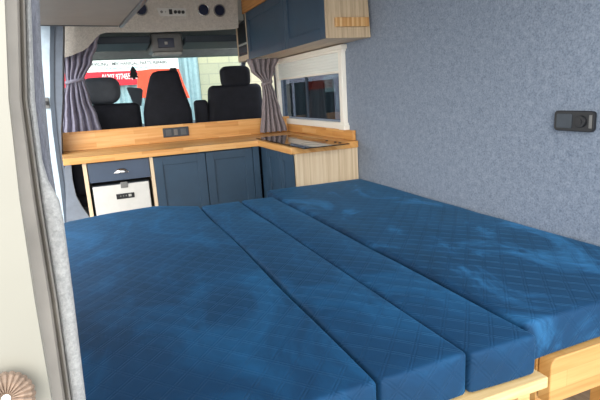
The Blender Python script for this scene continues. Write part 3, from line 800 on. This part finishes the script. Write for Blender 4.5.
# ------------------------------------------------------------------ curtains
def curtain(rowsL, rowsR, zs, Y, mat, lab, tie_z, nf=9, amp=0.022, ph=0.0):
    """rows: left and right x for each z, from the top down"""
    bb = bmesh.new(); NU = 110; NV = 60; g = []
    def itp(tab, z):
        for (za, a), (zb, c) in zip(zip(zs, tab), list(zip(zs, tab))[1:]):
            if z >= zb-1e-9:
                k = (za-z)/(za-zb); k = k*k*(3-2*k); return a+(c-a)*k
        return tab[-1]
    for j in range(NV+1):
        z = zs[0]+(zs[-1]-zs[0])*j/NV; xl, xr = itp(rowsL, z), itp(rowsR, z); row = []
        wd = xr-xl
        tt = math.exp(-((z-tie_z)/0.06)**2)
        for i in range(NU+1):
            u = i/NU
            a = amp*(1-0.55*tt)*math.sin(2*PI*nf*u + ph + 0.9*noise.noise(Vector((u*3, z*2.5, ph))))
            a += 0.010*noise.noise(Vector((u*14, z*3, ph+4)))
            x = xl+wd*u+0.004*math.cos(2*PI*nf*u*1.0+ph)
            row.append(bb.verts.new((x, Y+a, z + (0.004*math.sin(2*PI*nf*u) if j == NV else 0))))
        g.append(row)
    for j in range(NV):
        for i in range(NU): bb.faces.new((g[j][i], g[j+1][i], g[j+1][i+1], g[j][i+1]))
    t = thing('curtain', ((rowsL[-1]+rowsR[-1])/2, Y, zs[-1]), lab, 'curtain', 'tied cab curtains')
    b = MB(); b.merge(bb); o = b.build('cloth', mat, t, True)
    md = o.modifiers.new('th', 'SOLIDIFY'); md.thickness = 0.003
    xl, xr = itp(rowsL, tie_z), itp(rowsR, tie_z)
    rings = []
    for k in range(24):
        th = 2*PI*k/24; cx = (xl+xr)/2+((xr-xl)/2+0.007)*math.cos(th); cy = Y+0.032*math.sin(th)*1.1
        dz = 0.012*math.cos(th)
        rings.append([(cx, cy, tie_z-0.012+dz), (cx, cy, tie_z+0.012+dz)])
    rings.append(rings[0])
    b = MB(); b.loft(rings, close=False)
    o = b.build('tieback', mat, t, True); md = o.modifiers.new('th', 'SOLIDIFY'); md.thickness = 0.003
    return t
Yc = 4.055
rows = [((61, 30), (100, 30)), ((61, 45), (97, 45)), ((63, 60), (92, 60)), ((65.5, 80), (84, 80)), ((63.5, 100), (90, 100)), ((63, 118), (97.5, 118)), ((62, 134), (102, 132))]
curtain([at(*a, Yc).x for a, c in rows], [at(*c, Yc).x for a, c in rows], [at(80, a[1], Yc).z for a, c in rows], Yc, 'curtain', 'mauve grey curtain tied back at the left cab opening', at(75, 81, Yc).z, 5, 0.026, 0.4)
Yr = 3.755
rows = [((247, 55), (279, 55)), ((251, 66), (275, 66)), ((262, 82), (271.5, 82)), ((263, 95), (276, 95)), ((262.5, 110), (281, 110)), ((261.5, 136), (288, 136))]
zz = [at(268, a[1], Yr).z for a, c in rows]; zz[-1] = 0.842; dz_ = max(0, zz[0]-1.403); zz = [z-dz_ if z > 1.3 else z for z in zz]
curtain([at(*a, Yr).x for a, c in rows], [min(at(*c, Yr).x, 1.428) for a, c in rows], zz, Yr, 'curtain2', 'taupe grey curtain tied back beside the side window, over the hob', at(267, 83, Yr).z, 5, 0.02, 2.0)

# ------------------------------------------------------------------ outside
struct(box(-14, 16, -6, 20, -0.72, -0.62), 'ground', 'asphalt')
# corrugated building with the banner
YBn = 10.0
bb = bmesh.new(); n_ = 150; xs = [-5+7.02*i/n_ for i in range(n_+1)]
b = MB(); pr = []
for i, x in enumerate(xs): pr.append((x, YBn+0.12+0.06*(1 if (i//2) % 2 else 0)))
pr += [(xs[-1], YBn+0.3), (xs[0], YBn+0.3)]
b.prism(pr, 'Z', -0.62, 3.2)
tag(b.build('metal_fence', 'sheet'), 'pale blue corrugated sheet metal wall behind the banner', 'wall')
b = MB(); b.box(2.03, 9.0, YBn+0.2, YBn+0.5, -0.62, 3.4); tag(b.build('stone_wall', 'stone'), 'pale yellowish block wall to the right of the corrugated sheet', 'wall')
t = thing('banner', (0.3, YBn, 1.3), 'white and red vinyl banner with phone number seen through the windscreen', 'banner')
zt = 2.05; zr = 1.695; zb = 1.44
MB().box(-1.6, 1.62, YBn+0.06, YBn+0.075, zr, zt).build('white_field', 'bannerwhite', t)
rf = MB().box(-1.6, 1.62, YBn+0.06, YBn+0.075, zb, zr).build('red_field', 'red', t)
def text(body, x0, x1, z, size, mat, parent, y):
    cu = bpy.data.curves.new('txt', 'FONT'); cu.body = body; cu.size = size; cu.extrude = 0.002; cu.offset = size*0.012
    to = bpy.data.objects.new('txt', cu); COL.objects.link(to)
    bpy.context.view_layer.update()
    me = bpy.data.meshes.new_from_object(to.evaluated_get(bpy.context.evaluated_depsgraph_get()))
    bpy.data.objects.remove(to, do_unlink=True)
    bb = bmesh.new(); bb.from_mesh(me); bpy.data.meshes.remove(me)
    mx = max(v.co.x for v in bb.verts); mn = min(v.co.x for v in bb.verts); s_ = (x1-x0)/(mx-mn)
    for v in bb.verts: v.co = Vector((x0+(v.co.x-mn)*s_, y-v.co.z-0.003, z+v.co.y))
    b = MB(); b.merge(bb); return b.build('lettering', mat, parent)
text('SERVICING • MECHANICAL, PARTS, REPAIRS', 0.0, 1.41, 1.80, 0.085, 'ink', t, YBn+0.06)
b = MB(); x = 0.05     # the unreadable pale small print, as broken strokes
while x < 1.25:
    wd = random.uniform(0.04, 0.12); b.box(x, x+wd, YBn+0.055, YBn+0.0595, 1.738, 1.758); x += wd+0.02
b.build('small_print', 'cyanink', t)
text('01207 977455', 0.22, 0.71, 1.55, 0.14, 'bannerwhite', rf, YBn+0.06)
text('(POR', 0.73, 0.90, 1.55, 0.10, 'bannerwhite', rf, YBn+0.06)

def parked_van(name, loc, rz, length, width, height, paint, lab, cat='van'):
    t = thing(name, loc, lab, cat); t.rotation_euler = (0, 0, rz)
    t['org'] = (0, 0, 0)
    Lh = length/2; Wh = width/2; H = height
    side = [(-Lh, 0.35), (-Lh, H-0.25), (-Lh+0.1, H-0.05), (-Lh+0.4, H), (Lh*0.35, H), (Lh*0.5, H-0.08), (Lh*0.78, H*0.58), (Lh*0.95, H*0.50), (Lh, H*0.38), (Lh, 0.32)]
    b = MB(); b.prism(side, 'Y', -Wh, Wh, 0.05); b.build('body', paint, t)
    # windscreen and side glass sit just proud of the body
    for sy in (-1, 1):
        ya_, yb_ = (Wh, Wh+0.012) if sy > 0 else (-Wh-0.012, -Wh)
        pn = [(Lh*0.30, H*0.58), (Lh*0.68, H*0.58), (Lh*0.46, H-0.14), (Lh*0.30, H-0.12)]
        b = MB(); b.prism(pn, 'Y', ya_, yb_, 0.004); b.build('side_window', 'carglass', t)
        pn = [(-Lh*0.25, H*0.58), (Lh*0.25, H*0.58), (Lh*0.25, H-0.12), (-Lh*0.25, H-0.12)]
        b = MB(); b.prism(pn, 'Y', ya_, yb_, 0.004); b.build('side_window', 'carglass', t)
        pn = [(-Lh*0.85, H*0.58), (-Lh*0.31, H*0.58), (-Lh*0.31, H-0.12), (-Lh*0.85, H-0.12)]
        b = MB(); b.prism(pn, 'Y', ya_, yb_, 0.004); b.build('side_window', 'carglass', t)
        for xx in (-Lh*0.62, Lh*0.62):
            wv = MB(); wv.cyl((xx, sy*(Wh-0.2), 0.33), (xx, sy*(Wh+0.01), 0.33), 0.33, 28, bev=0.03); w_ = wv.build('wheel', 'tyre', t)
            hb = MB(); hb.cyl((xx, sy*(Wh+0.008), 0.33), (xx, sy*(Wh+0.02), 0.33), 0.19, 20); hb.build('hubcap', 'steel', w_)
    a_, c_ = Vector((Lh*0.52, 0, H-0.12)), Vector((Lh*0.765, 0, H*0.60))
    nn = Vector((1, 0, 0.62)).normalized()*0.012
    b = MB(); b.prism([(a_.x+nn.x, a_.z+nn.z), (c_.x+nn.x, c_.z+nn.z), (c_.x, c_.z), (a_.x, a_.z)], 'Y', -Wh+0.12, Wh-0.12); b.build('windscreen', 'carglass', t)
    for sy in (-1, 1):
        MB().box(Lh-0.03, Lh+0.012, sy*(Wh-0.22)-0.13, sy*(Wh-0.22)+0.13, H*0.33, H*0.41, 0.01).build('headlight', 'lightgrey', t)
    MB().box(Lh-0.02, Lh+0.03, -Wh+0.05, Wh-0.05, 0.30, 0.48, 0.02).build('bumper', 'dark', t)
    return t
parked_van('parked_van', (3.62, 6.1, -0.62), PI/2, 5.0, 1.9, 2.0, 'silver', 'silver van with dark windows seen through the side window')
t = thing('sign_board', (1.15, 8.9, -0.62), 'orange-red free-standing sign board behind the tall middle seat', 'sign')
q0 = [at(x, y, 8.9) for x, y in ((137.5, 71), (150, 69), (178.5, 68.5), (184, 84), (190, 98), (137, 98))]
b = MB(); b.prism([(p.x, p.z) for p in q0], 'Y', 8.88, 8.93, 0.008); b.build('board', 'redpaint', t)
for x in (q0[0].x+0.08, q0[4].x-0.1):
    MB().box(x-0.02, x+0.02, 8.94, 8.98, -0.62, 1.3).build('leg', 'steel', t)
